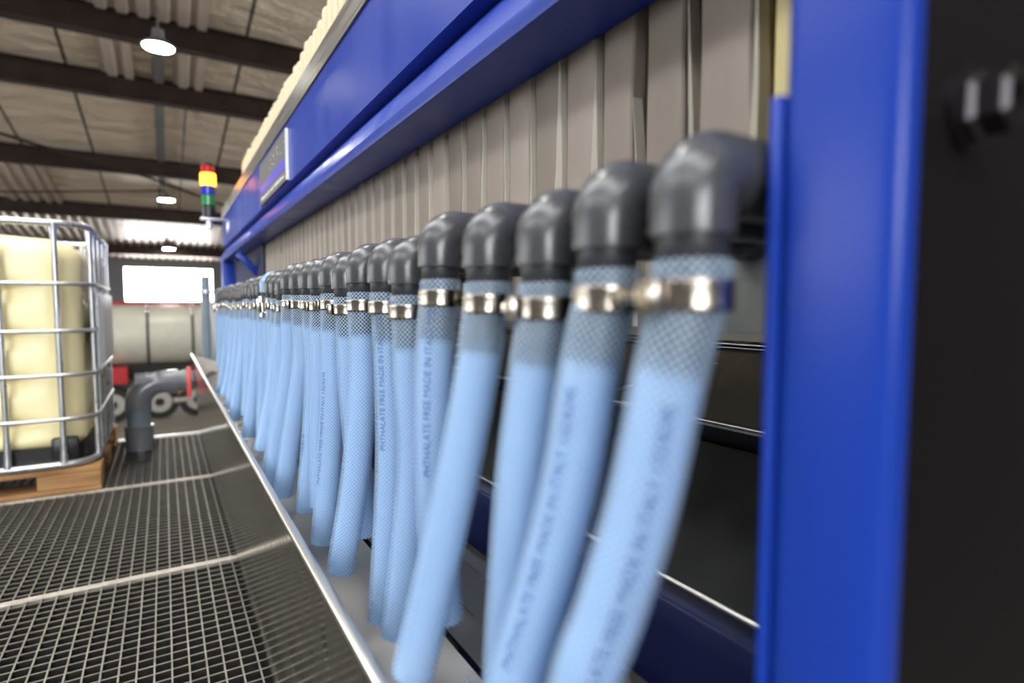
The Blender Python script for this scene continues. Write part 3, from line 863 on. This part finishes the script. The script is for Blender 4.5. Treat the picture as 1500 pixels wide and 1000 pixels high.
# hose clamp, built once round the origin
def clamp_band():
    b = B(); bm = b.bm
    b.lathe([(.0172, -.0068), (.0184, -.0068), (.0187, -.0062), (.0185, -.0045), (.0185, .0045), (.0187, .0062), (.0184, .0068), (.0172, .0068)], (0, 0, 0), 'Z', 40)
    bmesh.ops.delete(bm, geom=[f for f in bm.faces if len(f.verts) > 4], context='FACES')
    b.tube([(.0183, -.0170, -.0005), (.0187, .0, -.0005)], .0015, 6)
    return b
def clamp_screw():
    b = B()
    b.box((.0178, -.0085, -.0075), (.0245, .0085, .0075), .0018)
    b.tube([(.0222, -.0165, 0), (.0222, -.008, 0)], .0036, 12)
    b.lathe([(.0030, -.0166), (.0048, -.0168), (.0048, -.0205), (.0036, -.0215)], (.0222, 0, 0), 'Y', 6)
    return b
cb = clamp_band().obj('hose_clamp', M['clamp']); cs = clamp_screw().obj('screw_housing', M['clamp'])
cb_me, cs_me = cb.data, cs.data
bpy.data.objects.remove(cb); bpy.data.objects.remove(cs)


def spline(pts, n=10):
    P = [Vector(p) for p in pts]
    P = [P[0] * 2 - P[1]] + P + [P[-1] * 2 - P[-2]]
    out = []
    for i in range(1, len(P) - 2):
        a, b_, c, d = P[i - 1], P[i], P[i + 1], P[i + 2]
        for k in range(n):
            s = k / n
            out.append(.5 * ((2 * b_) + (c - a) * s + (2 * a - 5 * b_ + 4 * c - d) * s * s + (3 * b_ - a - 3 * c + d) * s ** 3))
    out.append(P[-2])
    return out


HR = .0172
font_cache = {}
def text_mesh(txt):
    if txt in font_cache: return font_cache[txt]
    cu = bpy.data.curves.new('t', 'FONT'); cu.body = txt; cu.size = 1.0; cu.resolution_u = 2
    o = bpy.data.objects.new('t', cu); COL.objects.link(o)
    dg = bpy.context.evaluated_depsgraph_get()
    me = bpy.data.meshes.new_from_object(o.evaluated_get(dg))
    vs = [tuple(v.co) for v in me.vertices]; fs = [tuple(p.vertices) for p in me.polygons]
    bpy.data.objects.remove(o); bpy.data.meshes.remove(me); bpy.data.curves.remove(cu)
    font_cache[txt] = (vs, fs)
    return font_cache[txt]


PRINT = {0: (.22, 20, 1), 1: (.22, -15, 1), 4: (.165, -8, 1), 6: (.165, -22, 1), 9: (.265, -38, 1), 11: (.255, -45, .25)}
TXT = 'PHTHALATE FREE MADE IN ITALY 132/624S'
SCREW = [200, 10, 185, 12, 10, 15, 10, 12, 190, 170, 175, 10, 190, 10, 190]
HL = {0: 'nearest braided hose, large and blurred, hanging beside the blue post', 3: 'fourth braided hose from the blue post, swinging left across its neighbours',
      7: 'eighth braided hose from the post, cut end curling left in sharp focus', 9: 'braided hose with crisp blue printed lettering, tenth from the blue post'}
for i, (y0, low) in enumerate(HOSES):
    dz = DZ[i]
    # elbow
    if i < 20: lb = 'dark grey plastic elbow, %s from the blue post' % ORD[i]
    else: lb = 'small dark grey elbow in the distant crowded part of the row'
    if i in CLEAR:
        lb = 'clear bluish elbow with shiny metal coupling in the %s of the row' % ('middle' if i < 25 else 'far end')
    src = el_clear if i in CLEAR else el_dark
    first = (i == 0) or (i == min(CLEAR))
    if first:
        src.location = (.2, y0, H + dz); src['label'] = lb; e = src; WL[src] = Vector((.2, y0, H + dz))
    else:
        e = dup(src, (.2, y0, H + dz), lb)
    # hose
    if i in HL: lb = HL[i]
    elif i < 20: lb = 'translucent braided hose, %s from the blue post' % ORD[i]
    else: lb = 'pale blue braided hose in the distant crowded part of the row'
    t = thing('braided_hose', lb, 'hose', (.2, y0, H + dz), 'braided hoses hanging from the elbows')
    top = Vector((.2, y0, H + .0172 + dz))
    pts = spline([top, (.2, y0, H + .004 + dz), (.2 + (low[0][0] - .2) * .45, y0 + (low[0][1] - y0) * .45, H - .014 + dz)] + low, 10)
    cv = Vector((-.2, -y0, 0)).normalized()
    rings = []; s = 0; frames = []
    for k, p in enumerate(pts):
        T = (pts[min(k + 1, len(pts) - 1)] - pts[max(k - 1, 0)]).normalized()
        A = (cv - T * cv.dot(T)).normalized(); Bv = A.cross(T) * 1.0
        if Bv.dot(Vector((.853, -.52, 0))) < 0: Bv = -Bv
        if k: s += (p - pts[k - 1]).length
        frames.append((p, A, Bv, s))
    b = B(); bm = b.bm; SEG = 28 if i < 24 else 16
    uvd = {}
    def ring(fr, r):
        p, A, Bv, s = fr
        out = []
        for k in range(SEG):
            a = 2 * PI * k / SEG
            v = bm.verts.new(p + (A * math.cos(a) + Bv * math.sin(a)) * r)
            uvd[v] = (k / SEG, s); out.append(v)
        return out
    prev = None
    endr = []
    fr2 = list(frames)
    seq = [(f, HR + (.0006 if 2 < f[3] * 1000 < 9 else 0)) for f in fr2]
    # rounded cut end, then the inside wall back up a little way
    pe, Ae, Be, se = fr2[-1]
    Te = (pts[-1] - pts[-2]).normalized()
    seq[-1] = ((pe - Te * .0006, Ae, Be, se - .0006), HR)
    seq += [((pe, Ae, Be, se), HR - .0006), ((pe, Ae, Be, se + .003), HR - .0028), ((pe - Te * .0006, Ae, Be, se + .004), HR - .0032)]
    inner = [f for f in reversed(fr2[:-1])]
    n_out = len(seq)
    seq += [(f, HR - .0032) for f in inner if f[3] > .036]
    for qi, (f, r) in enumerate(seq):
        rg = ring(f, r)
        if prev:
            for k in range(SEG):
                fc = bm.faces.new((prev[k], prev[(k + 1) % SEG], rg[(k + 1) % SEG], rg[k]))
                if qi >= n_out: fc.material_index = 1
                for lp in fc.loops:
                    u, v = uvd[lp.vert]
                    if k == SEG - 1 and u == 0: u = 1.0
                    lp[b.uv].uv = (u, v)
        prev = rg
    b.obj('tube', M['hose'], t, ang=60).data.materials.append(M['hose_inner'])
    # stub of the elbow pushed into the hose, following its lean
    nk = [f for f in frames if .002 < f[3] < .053]
    b = B(); b.tube([(.2, y0, H + .0272 + dz), (.2, y0, H + .0175 + dz)] + [f[0] for f in nk], [.0160, .0158] + [.0136] * (len(nk) - 1) + [.0130], 28)
    b.obj('nipple', M['pvc_nipple'], e)
    # clamp
    if i in CLEAR: continue
    c = bpy.data.objects.new('hose_clamp', cb_me); COL.objects.link(c); c.parent = t
    c.location = (0, 0, .0015); ang = SCREW[i] if i < len(SCREW) else R.choice((10, 185, 15, 195, 350))
    c.rotation_euler = (0, 0, math.radians(ang - 31.4))
    d = bpy.data.objects.new('screw_housing', cs_me); COL.objects.link(d); d.parent = c
    # print
    if i in PRINT:
        s0, phi0, frac = PRINT[i]
        vs, fs = text_mesh(TXT if frac == 1 else '132/624S')
        w = max(v[0] for v in vs)
        sxl = (.157 if frac == 1 else .035) / w; syl = .0088
        b = B(); bm = b.bm; nv = []
        smax = frames[-1][3]
        s0 = min(s0, smax - .01)
        for (vx_, vy_, _) in vs:
            sp = s0 - vx_ * sxl
            j = max(0, min(len(frames) - 2, next((q for q in range(len(frames)) if frames[q][3] > sp), len(frames) - 1) - 1))
            f0, f1 = frames[j], frames[j + 1]
            q = (sp - f0[3]) / max(1e-6, f1[3] - f0[3])
            p = f0[0].lerp(f1[0], q); A = f0[1].lerp(f1[1], q); Bv = f0[2].lerp(f1[2], q)
            a = math.radians(phi0) - vy_ * syl / HR
            nv.append(bm.verts.new(p + (A * math.cos(a) + Bv * math.sin(a)) * (HR + .00035)))
        for f in fs:
            try: bm.faces.new([nv[q] for q in f])
            except ValueError: pass
        b.obj('printed_text', M['ink'], t)

# ------------------------------------------------------------------ world and view
w = bpy.data.worlds.new('world'); sc.world = w; w.use_nodes = True
bg = w.node_tree.nodes['Background']; bg.inputs[0].default_value = (.8, .88, 1, 1); bg.inputs[1].default_value = .6
sc.view_settings.view_transform = 'Standard'; sc.view_settings.look = 'None'
sc.view_settings.gamma = 1; sc.view_settings.use_curve_mapping = False
sc.view_settings.exposure = 0.36
sc.cycles.transparent_max_bounces = 24
sc.cycles.max_bounces = 10
